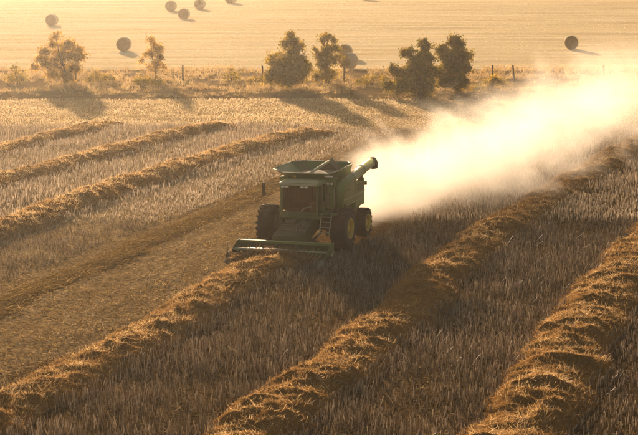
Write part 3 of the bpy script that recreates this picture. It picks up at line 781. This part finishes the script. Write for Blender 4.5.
def wheel(x, y, rad, wid, nl, rimr):
    s = 1 if x > 0 else -1
    b = MB(); hw = wid / 2
    b.lathe_x([(-hw + .02, rimr + .02), (-hw + .01, rimr - .03), (-hw * .5, rimr - .06), (hw * .1, rimr - .05), (hw * .35, rimr * .45), (hw * .38, .16), (hw * .75, .15), (hw * .75, .02),
               (hw * .30, .02), (hw * .28, rimr * .45), (0, rimr - .09), (-hw * .5, rimr - .09)] if s > 0 else
              [(hw - .02, rimr + .02), (hw - .01, rimr - .03), (hw * .5, rimr - .06), (-hw * .1, rimr - .05), (-hw * .35, rimr * .45), (-hw * .38, .16), (-hw * .75, .15), (-hw * .75, .02),
               (-hw * .30, .02), (-hw * .28, rimr * .45), (0, rimr - .09), (hw * .5, rimr - .09)], 36)
    # outer flange of the rim
    b.lathe_x([(s * (hw - .01), rimr - .04), (s * (hw + .015), rimr - .02), (s * (hw + .015), rimr + .025), (s * (hw - .03), rimr + .03), (s * hw * .2, rimr - .04), (s * hw * .2, rimr - .07)], 36)
    for k in range(10):
        a = k * .6283; b.tube([(s * hw * .35, .12 * math.cos(a) + .0, .12 * math.sin(a)), (s * (hw * .36 + .05), .12 * math.cos(a), .12 * math.sin(a))], .018, 6)
    wh = b.build('wheel', M['yellow'], cb); wh.location = (x, y, rad)
    b = MB(); R1 = rad - .055
    b.lathe_x([(-hw, rimr + .03), (-hw - .02, (rimr + R1) / 2), (-hw + .05, R1 - .02), (-hw * .5, R1 + .008), (0, R1 + .015), (hw * .5, R1 + .008), (hw - .05, R1 - .02), (hw + .02, (rimr + R1) / 2), (hw, rimr + .03), (hw * .5, rimr + .0), (-hw * .5, rimr + .0)], 44)
    for k in range(nl):   # chevron lugs
        for sd in (-1, 1):
            a0 = 2 * math.pi * (k + (.5 if sd > 0 else 0)) / nl
            sweep = -.42 * (1.7 * hw / rad)
            pts = []
            for t, ww in ((0.02, .045), (.55, .05), (1.0, .06)):
                aa = a0 + sweep * t
                for dr in (-.05, .05):
                    rr = (R1 - (.02 if t > .9 else 0)) + dr + (0.0 if dr < 0 else .0)
                    for da in (-ww / rad, ww / rad):
                        pts.append((sd * t * hw * 1.01, rr * math.cos(aa + da), rr * math.sin(aa + da)))
            vs_ = [b.bm.verts.new(p) for p in pts]
            for q in range(2):
                o_ = q * 4
                A = vs_[o_:o_ + 4]; Bq = vs_[o_ + 4:o_ + 8]
                for i0, i1 in ((0, 1), (1, 3), (3, 2), (2, 0)): b.bm.faces.new((A[i0], A[i1], Bq[i1], Bq[i0]))
            b.bm.faces.new((vs_[0], vs_[1], vs_[3], vs_[2])); b.bm.faces.new((vs_[8], vs_[10], vs_[11], vs_[9]))
    b.build('tyre', M['rubber'], wh)
    return wh
for x in (-1.66, 1.66): wheel(x, 0, .90, .66, 20, .42)
for x in (-1.52, 1.52): wheel(x, 3.45, .66, .46, 18, .36)

# chassis and underbody
b = MB(); b.box(-1.02, 1.02, .35, 4.3, .75, 1.55, .05); b.hull([(-.95, 4.3, .95), (.95, 4.3, .95), (-.95, 5.0, 1.2), (.95, 5.0, 1.2), (-.95, 4.3, 1.55), (.95, 4.3, 1.55), (-.95, 5.0, 1.55), (.95, 5.0, 1.55)], .03)
b.build('chassis', M['darkgreen'], cb)
b = MB(); b.tube([(-1.6, 0, .90), (1.6, 0, .90)], .13, 12); b.box(-1.25, -.95, -.25, .35, .55, 1.3, .04); b.box(.95, 1.25, -.25, .35, .55, 1.3, .04); b.build('front_axle', M['black'], cb)
for s in (-1, 1):
    b = MB(); b.lathe_x([(s * 1.24, .02), (s * 1.24, .50), (s * 1.42, .50), (s * 1.42, .02)], 28, 0, 0, .90, False); b.build('final_drive', M['black'], cb)
b = MB(); b.tube([(-1.5, 3.45, .66), (1.5, 3.45, .66)], .09, 10); b.box(-.2, .2, 3.25, 3.65, .55, .95, .03); b.build('rear_axle', M['black'], cb)
# cross wall behind the cab and grain tank
b = MB(); b.box(-1.28, 1.28, .26, .60, 1.55, 2.98, .04); b.build('tank_front_wall', M['green'], cb)
b = MB(); b.hull([(-1.08, .60, 1.55), (1.08, .60, 1.55), (-1.08, 3.0, 1.55), (1.08, 3.0, 1.55), (-1.08, .60, 2.98), (1.08, .60, 2.98), (-1.08, 3.0, 2.98), (1.08, 3.0, 2.98)], .03)
b.build('grain_tank', M['darkgreen'], cb)
# left (picture right) and right flank panels, each in three sections with a gap
for s in (-1, 1):
    cuts = [(.30, 1.55), (1.57, 2.95), (2.97, 4.38)]
    for k, (y0, y1) in enumerate(cuts):
        zb = [1.72, 1.60, 1.36][k]
        b = MB(); x0, x1 = (1.10, 1.31) if s > 0 else (-1.31, -1.10)
        b.box(x0, x1, y0 + (.32 if k == 0 else 0), y1, zb, 2.50 + .02 * k, .025)
        # pressed rib
        b.box(s * 1.30 - .012, s * 1.30 + .012, y0 + .38 if k == 0 else y0 + .08, y1 - .08, 2.12, 2.17, .008)
        pnl = b.build('side_panel', M['green'], cb)
        if k == 2:
            for q in range(6):
                zq = 2.06 + q * .055; bb = MB(); bb.box(s * 1.318 - .012, s * 1.318 + .012, y0 + .25, y1 - .25, zq, zq + .028, .006); bb.build('vent_slat', M['black'], pnl)
        if k == 1:
            bb = MB(); bb.box(s * 1.335 - .012, s * 1.335 + .012, y0 + .2, y0 + .34, 2.28, 2.32, .006); bb.build('panel_handle', M['black'], pnl)
    b = MB(); b.hull([(s * 1.312, .65, 1.885), (s * 1.335, .65, 1.885), (s * 1.312, 4.34, 1.94), (s * 1.335, 4.34, 1.94), (s * 1.312, .65, 1.93), (s * 1.335, .65, 1.93), (s * 1.312, 4.34, 1.98), (s * 1.335, 4.34, 1.98)])
    b.build('trim_stripe', M['pale'], cb)
    b = MB(); b.box(s * 1.322 - .010, s * 1.322 + .010, 1.62, 4.30, 1.64, 1.675, .006); b.build('trim_stripe', M['pale'], cb)
# engine deck and rear hood
b = MB(); b.box(-1.08, 1.08, 3.03, 4.36, 1.5, 2.46, .05); b.build('engine_deck', M['darkgreen'], cb)
b = MB(); b.hull([(-1.0, 4.36, 1.35), (1.0, 4.36, 1.35), (-1.0, 4.36, 2.35), (1.0, 4.36, 2.35), (-.95, 5.3, 1.25), (.95, 5.3, 1.25), (-.95, 5.25, 1.95), (.95, 5.25, 1.95)], .05); b.build('straw_hood', M['green'], cb)
b = MB(); b.tube([(-.6, 3.7, 2.4), (-.6, 3.7, 2.95), (-.6, 3.85, 3.1)], .075, 12); b.build('exhaust_pipe', M['black'], cb)
b = MB(); b.lathe_x([(-.16, .0), (-.16, .32), (.16, .32), (.16, .0)], 24, .65, 3.7, 2.62, False); b.build('air_intake', M['black'], cb)
b = MB(); b.tube([(1.2, 4.3, 2.5), (1.2, 4.3, 3.0), (1.2, 3.2, 3.0), (1.2, 3.2, 2.5)], .018, 6); b.build('deck_rail', M['steel'], cb)
b = MB(); b.box(1.28, 1.38, 4.40, 4.52, 2.18, 2.36, .02); b.build('tail_lamp', M['black'], cb)
b = MB(); b.hull([(-1.0, 5.2, .75), (1.0, 5.2, .75), (-1.15, 5.7, .70), (1.15, 5.7, .70), (-1.0, 5.2, 1.05), (1.0, 5.2, 1.05), (-1.15, 5.6, .95), (1.15, 5.6, .95)], .03); b.build('chaff_spreader', M['black'], cb)

# flared tank extension: eight plates round the top
base = [(-.80, .30, 2.96), (.80, .30, 2.96), (1.10, .62, 2.96), (1.10, 2.65, 2.96), (.80, 2.98, 2.96), (-.80, 2.98, 2.96), (-1.10, 2.65, 2.96), (-1.10, .62, 2.96)]
rim = [(-1.02, -.10, 3.20), (.98, -.10, 3.20), (1.24, .55, 3.27), (1.22, 2.75, 3.32), (.90, 3.15, 3.34), (-1.0, 3.15, 3.34), (-1.60, 2.75, 3.32), (-1.66, .52, 3.27)]
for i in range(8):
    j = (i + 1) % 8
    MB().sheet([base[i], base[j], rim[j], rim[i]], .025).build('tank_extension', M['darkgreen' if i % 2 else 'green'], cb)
for i in range(8):
    j = (i + 1) % 8; MB().tube([rim[i], rim[j]], .026, 8).build('rim_tube', M['pale'], cb)
b = MB(); b.tube([(-.15, .25, 2.96), (.0, 1.4, 3.2), (.25, 2.5, 3.44)], .06, 10); b.build('filling_auger', M['pale'], cb)
b = MB(); b.hull([(-.55, 2.5, 2.9), (.75, 2.5, 2.9), (.2, 2.5, 3.5), (-.55, 3.1, 2.9), (.75, 3.1, 2.9), (.2, 3.1, 3.5)]); b.build('auger_shroud', M['black'], cb)
b = MB(); b.hull([(x, y, z) for x in (-1.0, 1.0) for y in (.65, 2.9) for z in (2.9, 2.985)] + [(0, 1.8, 3.12)]); b.build('grain_heap', M['black'], cb)
# work lamps on the tank wall, left of the cab
for x in (.93, 1.10):
    b = MB(); b.box(x - .065, x + .065, .16, .255, 2.70, 2.80, .02); lo = b.build('work_lamp', M['black'], cb)
    bb = MB(); bb.box(x - .052, x + .052, .145, .162, 2.713, 2.787, .006); bb.build('lens', M['lens'], lo)
b = MB(); b.box(.86, 1.20, -.02, .06, 3.06, 3.13, .015); b.build('rim_glint_bar', M['lens'], cb)  # added pale bar standing in for the bright highlight on the tank rim
# panel on the wall beside the cab
b = MB(); b.tube([(.84, .22, 2.95), (.84, .22, 1.66)], .03, 8); b.build('corner_trim', M['grimy'], cb)
b = MB(); b.tube([(1.22, .20, 1.7), (1.22, .12, 1.75), (1.22, .12, 2.55), (1.22, .20, 2.6)], .016, 6); b.build('grab_rail', M['pale'], cb)
b = MB(); b.box(.86, 1.25, .20, .258, 1.70, 2.30, .02); b.build('wall_door', M['green'], cb)

# cab
cabE = [(-.80, -.90), (.80, -.90), (.80, .24), (-.80, .24)]
b = MB(); b.box(-.84, .84, -.88, .24, 1.50, 1.66, .03); b.build('cab_floor', M['darkgreen'], cb)
for x, y, dx in ((-.79, -.86, 0), (.79, -.86, 0), (-.79, .20, 0), (.79, .20, 0), (.79, -.28, 0), (-.79, -.28, 0)):
    b = MB(); b.hull([(x + px, y + py - (.06 if y < -.5 and z < 2 else 0), z) for px in (-.045, .045) for py in (-.045, .045) for z in (1.62, 2.80)], .012); b.build('cab_post', M['darkgreen'], cb)
ro = MB(); ro.hull([(-.90, -1.12, 2.78), (.90, -1.12, 2.78), (-.90, .25, 2.78), (.90, .25, 2.78), (-.86, -1.08, 2.90), (.86, -1.08, 2.90), (-.80, .25, 2.98), (.80, .25, 2.98), (-.7, -.6, 2.98), (.7, -.6, 2.98)], .035)
roof = ro.build('cab_roof', M['pale'], cb)
roof.data.materials.clear(); roof.data.materials.append(M['green'])
b = MB(); b.box(-.86, .86, -1.145, -1.10, 2.80, 2.88, .012); b.build('glint_visor', M['pale'], roof)  # pale colour paints in the sun glint along the roof's front edge
for x in (-.68, -.50, .18, .36):
    b = MB(); b.box(x - .075, x + .075, -1.13, -1.05, 2.70, 2.775, .015); lo = b.build('roof_lamp', M['lens'], roof)
b = MB(); b.sheet([(-.745, -.91, 1.68), (.745, -.91, 1.68), (.745, -.86, 2.77), (-.745, -.86, 2.77)], .008); b.build('windscreen', M['glass'], cb)
for s in (-1, 1):
    b = MB(); b.box(s * .80 - .005, s * .80 + .005, -.80, -.34, 1.70, 2.77); b.build('side_window', M['glass'], cb)
    b = MB(); b.box(s * .80 - .012, s * .80 + .012, -.22, .14, 1.64, 1.95, .005); d = b.build('door', M['green'], cb)
    b = MB(); b.box(s * .80 - .005, s * .80 + .005, -.22, .14, 1.955, 2.77); b.build('door_glass', M['glass'], d)
    b = MB(); b.box(s * .84 - .012, s * .84 + .012, -.18, -.06, 1.86, 1.90, .004); b.build('handle', M['black'], d)
b = MB(); b.box(-.27, .27, -.25, .12, 1.66, 1.98, .05); b.box(-.26, .26, .06, .18, 1.95, 2.55, .05); b.build('driver_seat', M['seat'], cb)
b = MB(); b.tube([(0, -.72, 1.64), (0, -.58, 2.10)], .035, 8)
ring = [(0.17 * math.cos(a), -.56 + .16 * math.sin(a) * .9, 2.12 + .17 * math.sin(a) * .35) for a in [k * math.pi / 10 for k in range(21)]]
b.tube(ring, .014, 6, False); b.build('steering_wheel', M['black'], cb)
b = MB(); b.box(.30, .52, -.55, .1, 1.66, 2.02, .04); b.build('control_console', M['pale'], cb)
b = MB(); b.tube([(.10, -.94, 1.70), (.22, -.94, 1.83), (.55, -.935, 1.90)], .022, 6); b.build('wiper', M['pale'], cb)
# mirrors
for x, zt in ((-1.56, 2.86), (1.30, 2.55)):
    s = 1 if x > 0 else -1
    b = MB(); b.box(x - .075, x + .075, -1.06, -1.00, zt - .58, zt, .02); mo = b.build('mirror', M['mirror'], cb)
    b = MB(); b.tube([(s * .86, -.98, 2.80), (x, -1.0, 2.83), (x, -1.02, zt - .05)], .012, 6); b.build('mirror_arm', M['black'], mo)
    b = MB(); b.box(x - .06, x + .06, -.998, -.992, zt - .55, zt - .03); b.build('mirror_glass', M['steel'], mo)
b = MB(); b.tube([(-.55, .1, 2.97), (-.55, .1, 3.08)], .055, 10); b.build('beacon', M['yellow'], cb)

# platform, rail and ladder on the machine's left
b = MB(); b.box(.86, 1.62, -.85, .24, 1.55, 1.61, .012); b.build('platform', M['darkgreen'], cb)
b = MB(); b.tube([(1.58, .2, 1.6), (1.58, .2, 2.45), (1.58, -.40, 2.45), (1.58, -.40, 1.6)], .018, 7); b.tube([(1.58, .2, 2.05), (1.58, -.40, 2.05)], .014, 7); b.build('handrail', M['darkgreen'], cb)
lad = MB(); lad.tube([(.98, -.88, 1.58), (.98, -1.25, .75)], .025, 7); lad.tube([(1.42, -.88, 1.58), (1.42, -1.25, .75)], .025, 7)
lad = lad.build('ladder', M['pale'], cb)
for k in range(4):
    t = .12 + .25 * k; b = MB(); b.box(.98, 1.42, -.88 - .37 * t - .06, -.88 - .37 * t + .06, 1.58 - .83 * t - .015, 1.58 - .83 * t + .015, .006); b.build('rung', M['steel'], lad)

# unloading auger folded back along the left side
ua = MB(); ua.tube([(1.42, .22, 1.75), (1.46, .18, 2.35), (1.50, .22, 2.62), (1.54, .55, 2.74), (1.62, 4.35, 3.22)], [.19, .20, .21, .21, .20], 18)
ua = ua.build('unloading_auger', M['green'], cb)
b = MB(); b.tube([(1.62, 4.30, 3.22), (1.63, 4.52, 3.235), (1.64, 4.66, 3.13), (1.64, 4.70, 2.93)], [.212, .215, .20, .17], 16); b.build('spout', M['black'], ua)
for t in (.25, .62):
    p0 = Vector((1.54, .55, 2.74)).lerp(Vector((1.62, 4.35, 3.22)), t); d = (Vector((1.62, 4.35, 3.22)) - Vector((1.54, .55, 2.74))).normalized() * .04
    b = MB(); b.tube([p0 - d, p0 + d], .23, 18); b.build('tube_flange', M['pale'], ua)
b = MB(); b.box(1.28, 1.50, 3.4, 3.5, 2.5, 2.92, .01); b.build('auger_cradle', M['black'], cb)

# feeder house
b = MB(); b.hull([(-.62, -.1, .85), (.62, -.1, .85), (-.62, -.1, 1.50), (.62, -.1, 1.50), (-.66, -2.55, .28), (.66, -2.55, .28), (-.66, -2.55, .86), (.66, -2.55, .86)], .03); fh = b.build('feeder_house', M['grimy'], cb)
for t in (.12, .34, .56, .78):
    yy_ = -.2 - 2.3 * t; zt = 1.48 - .62 * t; b = MB(); b.box(-.64, .64, yy_ - .035, yy_ + .035, zt - .02, zt + .05, .01); b.build('stiffener', M['black'], fh)
b = MB(); b.tube([(.45, -.4, 1.48), (.52, -1.2, 1.36), (.3, -1.9, 1.06), (.5, -2.5, .98)], .025, 6); b.build('hose', M['black'], fh)
b = MB(); b.tube([(.35, -.4, 1.48), (.38, -1.1, 1.40), (.15, -1.8, 1.10), (.4, -2.5, .98)], .022, 6); b.build('hose', M['black'], fh)
b = MB(); b.box(-.45, -.05, -1.5, -1.0, 1.20, 1.34, .03); b.build('drive_cover', M['black'], fh)
for s in (-1, 1):
    b = MB(); b.tube([(s * .78, -.2, .75), (s * .78, -1.6, .55)], .05, 8); b.tube([(s * .78, -1.6, .55), (s * .78, -2.4, .45)], .03, 8); b.build('lift_cylinder', M['black'], cb)
b = MB(); b.hull([(-1.0, -.30, 1.20), (1.0, -.30, 1.20), (-1.0, -.30, 1.52), (1.0, -.30, 1.52), (-.95, -.85, 1.36), (.95, -.85, 1.36), (-.95, -.85, 1.50), (.95, -.85, 1.50)], .02); b.build('under_cab_panel', M['darkgreen'], cb)

# pick-up header
hw = 2.15
b = MB(); b.box(-hw, hw, -2.72, -2.58, .18, .80, .02); hdr = b.build('header', M['grimy'], cb)
b = MB(); b.box(-hw, hw, -2.80, -2.56, .80, .90, .02); b.build('top_beam', M['green'], hdr)
b = MB(); b.hull([(-hw, -2.72, .15), (hw, -2.72, .15), (-hw, -3.55, .08), (hw, -3.55, .08), (-hw, -2.72, .20), (hw, -2.72, .20), (-hw, -3.55, .12), (hw, -3.55, .12)]); b.build('trough', M['black'], hdr)
ag = MB(); ag.tube([(-hw + .08, -3.05, .45), (hw - .08, -3.05, .45)], .17, 16); ag = ag.build('cross_auger', M['darkgreen'], hdr)
for s in (-1, 1):
    b = MB(); prev = None
    for k in range(61):
        t = k / 60; x = s * (hw - .1 - t * 1.45); a = t * 2 * math.pi * 4.5 * s
        p1 = Vector((x, -3.05 + .17 * math.cos(a), .45 + .17 * math.sin(a))); p2 = Vector((x, -3.05 + .29 * math.cos(a), .45 + .29 * math.sin(a)))
        v1, v2 = b.bm.verts.new(p1), b.bm.verts.new(p2)
        if prev: b.bm.faces.new((prev[0], prev[1], v2, v1))
        prev = (v1, v2)
    b.build('flighting', M['darkgreen'], hdr)
# hold-down bar above the pick-up
b = MB(); b.tube([(-hw + .05, -3.42, .62), (hw - .05, -3.42, .62)], .04, 8)
for x in np.linspace(-1.9, 1.9, 22): b.tube([(x, -3.42, .60), (x, -3.75, .48), (x, -4.15, .46)], .010, 5)
b.build('wind_guard', M['pale'], hdr)
# belt pick-up with tines
b = MB(); b.hull([(x, y, z) for x in (-hw + .12, hw - .12) for (y, z) in ((-3.50, .34), (-3.50, .20), (-4.25, .07), (-4.25, .20), (-4.34, .13))], .01); pk = b.build('pickup_belt', M['black'], hdr)
b = MB()
for x in np.linspace(-1.95, 1.95, 40):
    for t in (.0, .33, .66, 1.0):
        y = -3.55 - .72 * t; z = .35 - .14 * t; b.tube([(x, y, z - .02), (x, y - .05, z + .09)], .008, 4)
tag(b.build('tines', M['steel'], pk), kind='stuff')
for s in (-1, 1):
    b = MB(); x0 = s * hw; b.sheet([(x0, -2.56, .12), (x0, -2.56, .92), (x0, -2.95, .90), (x0, -3.75, .48), (x0, -4.45, .16), (x0, -4.45, .06), (x0, -3.6, .04)], .03 * s)
    es = b.build('end_sheet', M['grimy' if s < 0 else 'darkgreen'], hdr)
    b = MB(); b.hull([(x0 - .10, -4.4, .05), (x0 + .10, -4.4, .05), (x0 - .08, -4.0, .35), (x0 + .08, -4.0, .35), (x0, -4.85, .08), (x0 - .09, -3.9, .08), (x0 + .09, -3.9, .08)], .01); b.build('divider', M['black' if s < 0 else 'pale'], es)
    b = MB(); gx = s * (hw + .16); b.lathe_x([(-.09, .08), (-.10, .16), (-.07, .24), (.07, .24), (.10, .16), (.09, .08)], 22, gx, -3.55, .245); b.build('gauge_wheel', M['rubber'], hdr)
    b = MB(); b.tube([(s * hw, -2.75, .62), (gx, -3.1, .58), (gx, -3.55, .25)], .03, 7); b.build('wheel_arm', M['pale' if s > 0 else 'black'], hdr)
b = MB(); b.tube([(-hw - .02, -4.12, .1), (-hw - .02, -4.14, .98)], .022, 7); b.tube([(-hw - .02, -4.14, .50), (-hw + .01, -3.6, .48)], .014, 6); b.build('marker_rod', M['black'], hdr)
b = MB(); b.tube([(-hw - .02, -2.70, .62), (-hw - .02, -3.5, .58), (-.9, -3.52, .60)], .03, 7); b.build('guard_tube', M['pale'], hdr)

hdr.location = (0.09, -.30, -.13); hdr.scale = (.945, 1, .93)
# crop being gathered: loose straw riding up the pick-up
k = 7000
xx = rng.uniform(-1.7, 1.7, k); tt_ = rng.random(k)
hump = np.exp(-(xx / 1.15) ** 2)
zz = .12 + .14 * tt_ + .26 * hump * (.5 + .5 * rng.random(k)) * np.sin(np.pi * (0.15 + .75 * tt_))
P = np.stack([xx, -4.7 + 1.65 * tt_, zz], 1)
ang = rng.random(k) * 6.28; el = rng.normal(.2, .4, k)
D = np.stack([np.cos(ang) * np.cos(el), np.sin(ang) * np.cos(el), np.sin(el)], 1); U = unit(np.cross(D, rng.normal(0, 1, (k, 3))))
v, f, t = ribbons(P, D, U, rng.uniform(.12, .4, k), rng.uniform(.008, .018, k), rng.normal(0, .03, (k, 3)), rng.beta(1.5, 3.5, k))
gc = tag(np_mesh('gathered_crop', v, f, M['swath'], tint=t), 'loose brown crop heaped on the pick-up in front of the combine', 'straw', kind='stuff')
gc.location = cb.location; gc.rotation_euler = cb.rotation_euler

# ------------------------------------------------------------------ dust plume behind the combine
def dust():
    m, nt, out = new_mat('harvest_dust')
    L = nt.links.new
    tc = N(nt, 'ShaderNodeTexCoord'); sx = N(nt, 'ShaderNodeSeparateXYZ'); L(tc.outputs['Object'], sx.inputs[0])
    def mth(op, a, b_=None, c=None, clamp=False):
        n = N(nt, 'ShaderNodeMath', operation=op, use_clamp=clamp)
        for i, q in enumerate((a, b_, c)):
            if q is None: continue
            if isinstance(q, (int, float)): n.inputs[i].default_value = q
            else: L(q, n.inputs[i])
        return n.outputs[0]
    x, y, z = sx.outputs
    t = y                                  # metres behind the spreader, along the plume
    tp = mth('MAXIMUM', t, 0.0)
    half = mth('MULTIPLY_ADD', mth('SUBTRACT', 1.0, mth('POWER', 2.718, mth('MULTIPLY', tp, -0.16))), DU['w1'], mth('MULTIPLY_ADD', tp, DU['wg'], DU['w0']))
    high = mth('MULTIPLY_ADD', mth('SUBTRACT', 1.0, mth('POWER', 2.718, mth('MULTIPLY', tp, -0.10))), DU['h1'], mth('MULTIPLY_ADD', tp, DU['hg'], DU['h0']))
    cen = mth('MULTIPLY', mth('SUBTRACT', 1.0, mth('POWER', 2.718, mth('MULTIPLY', tp, -0.12))), DU['drift'])
    u = mth('DIVIDE', mth('SUBTRACT', x, cen), half)
    u = mth('MAXIMUM', u, mth('MULTIPLY', u, -1.45))   # the windward side is steeper
    v = mth('DIVIDE', mth('SUBTRACT', z, mth('MULTIPLY', high, .32)), high)
    r = mth('SQRT', mth('ADD', mth('MULTIPLY', u, u), mth('MULTIPLY', v, v)))
    nz = N(nt, 'ShaderNodeTexNoise'); nz.inputs['Scale'].default_value = .26; nz.inputs['Detail'].default_value = 5; nz.inputs['Roughness'].default_value = .62; nz.inputs['Distortion'].default_value = 1.0
    L(tc.outputs['Object'], nz.inputs['Vector'])
    nn = mth('SUBTRACT', nz.outputs[0], .5)
    q = mth('SUBTRACT', 1.0, mth('MULTIPLY_ADD', nn, -3.6, r))
    mr = N(nt, 'ShaderNodeMapRange', interpolation_type='SMOOTHSTEP'); mr.inputs[1].default_value = 0.0; mr.inputs[2].default_value = .9
    L(q, mr.inputs[0])
    start = N(nt, 'ShaderNodeMapRange', interpolation_type='SMOOTHSTEP'); start.inputs[1].default_value = -1.6; start.inputs[2].default_value = 1.2; L(t, start.inputs[0])
    fall = mth('MULTIPLY_ADD', mth('POWER', 2.718, mth('MULTIPLY', tp, -1.0 / DU['len'])), DU['d0'], DU['d1'])
    endm = N(nt, 'ShaderNodeMapRange', interpolation_type='SMOOTHSTEP'); endm.inputs[1].default_value = DU['L']; endm.inputs[2].default_value = DU['L'] - 25; L(t, endm.inputs[0])
    den = mth('MULTIPLY', mth('MULTIPLY', mr.outputs[0], fall), mth('MULTIPLY', start.outputs[0], endm.outputs[0]))
    pv = N(nt, 'ShaderNodeVolumePrincipled'); pv.inputs['Color'].default_value = (.93, .875, .79, 1); pv.inputs['Anisotropy'].default_value = .22
    L(den, pv.inputs['Density']); L(pv.outputs[0], out.inputs['Volume'])
    return m
DU = dict(w0=1.4, w1=3.7, wg=.06, h0=2.1, h1=.6, hg=.018, drift=2.1, len=17.0, d0=.36, d1=.025, L=80.0)
b = MB(); b.hull([(-2.6, -2.0, -.1), (2.6, -2.0, -.1), (-2.6, -2.0, 5.0), (2.6, -2.0, 5.0),
                  (-5.5, 10, -.1), (10.5, 10, -.1), (-5.5, 10, 6.5), (10.5, 10, 6.5), (-14, 95, -.1), (20, 95, -.1), (-14, 95, 11.5), (20, 95, 11.5)])
du = b.build('dust_cloud', dust(), None)
tag(du, 'pale billowing dust trailing behind the combine to the right', 'dust', kind='stuff')
dp = CMB + LANE * 5.6
du.location = (float(dp[0]), float(dp[1]), 0.0); du.rotation_euler = (0, 0, HD)

# ------------------------------------------------------------------ haze: the dusty evening air
m, nt, out = new_mat('evening_haze')
pv = N(nt, 'ShaderNodeVolumePrincipled'); pv.inputs['Color'].default_value = (1.0, .94, .84, 1); pv.inputs['Density'].default_value = 0.00009; pv.inputs['Anisotropy'].default_value = .88
nt.links.new(pv.outputs[0], out.inputs['Volume'])
b = MB(); b.box(-1300, 1300, -1200, 1400, -1.4, 16.2)
tag(b.build('haze', m), 'thin golden evening haze over the whole field', 'haze', kind='stuff')
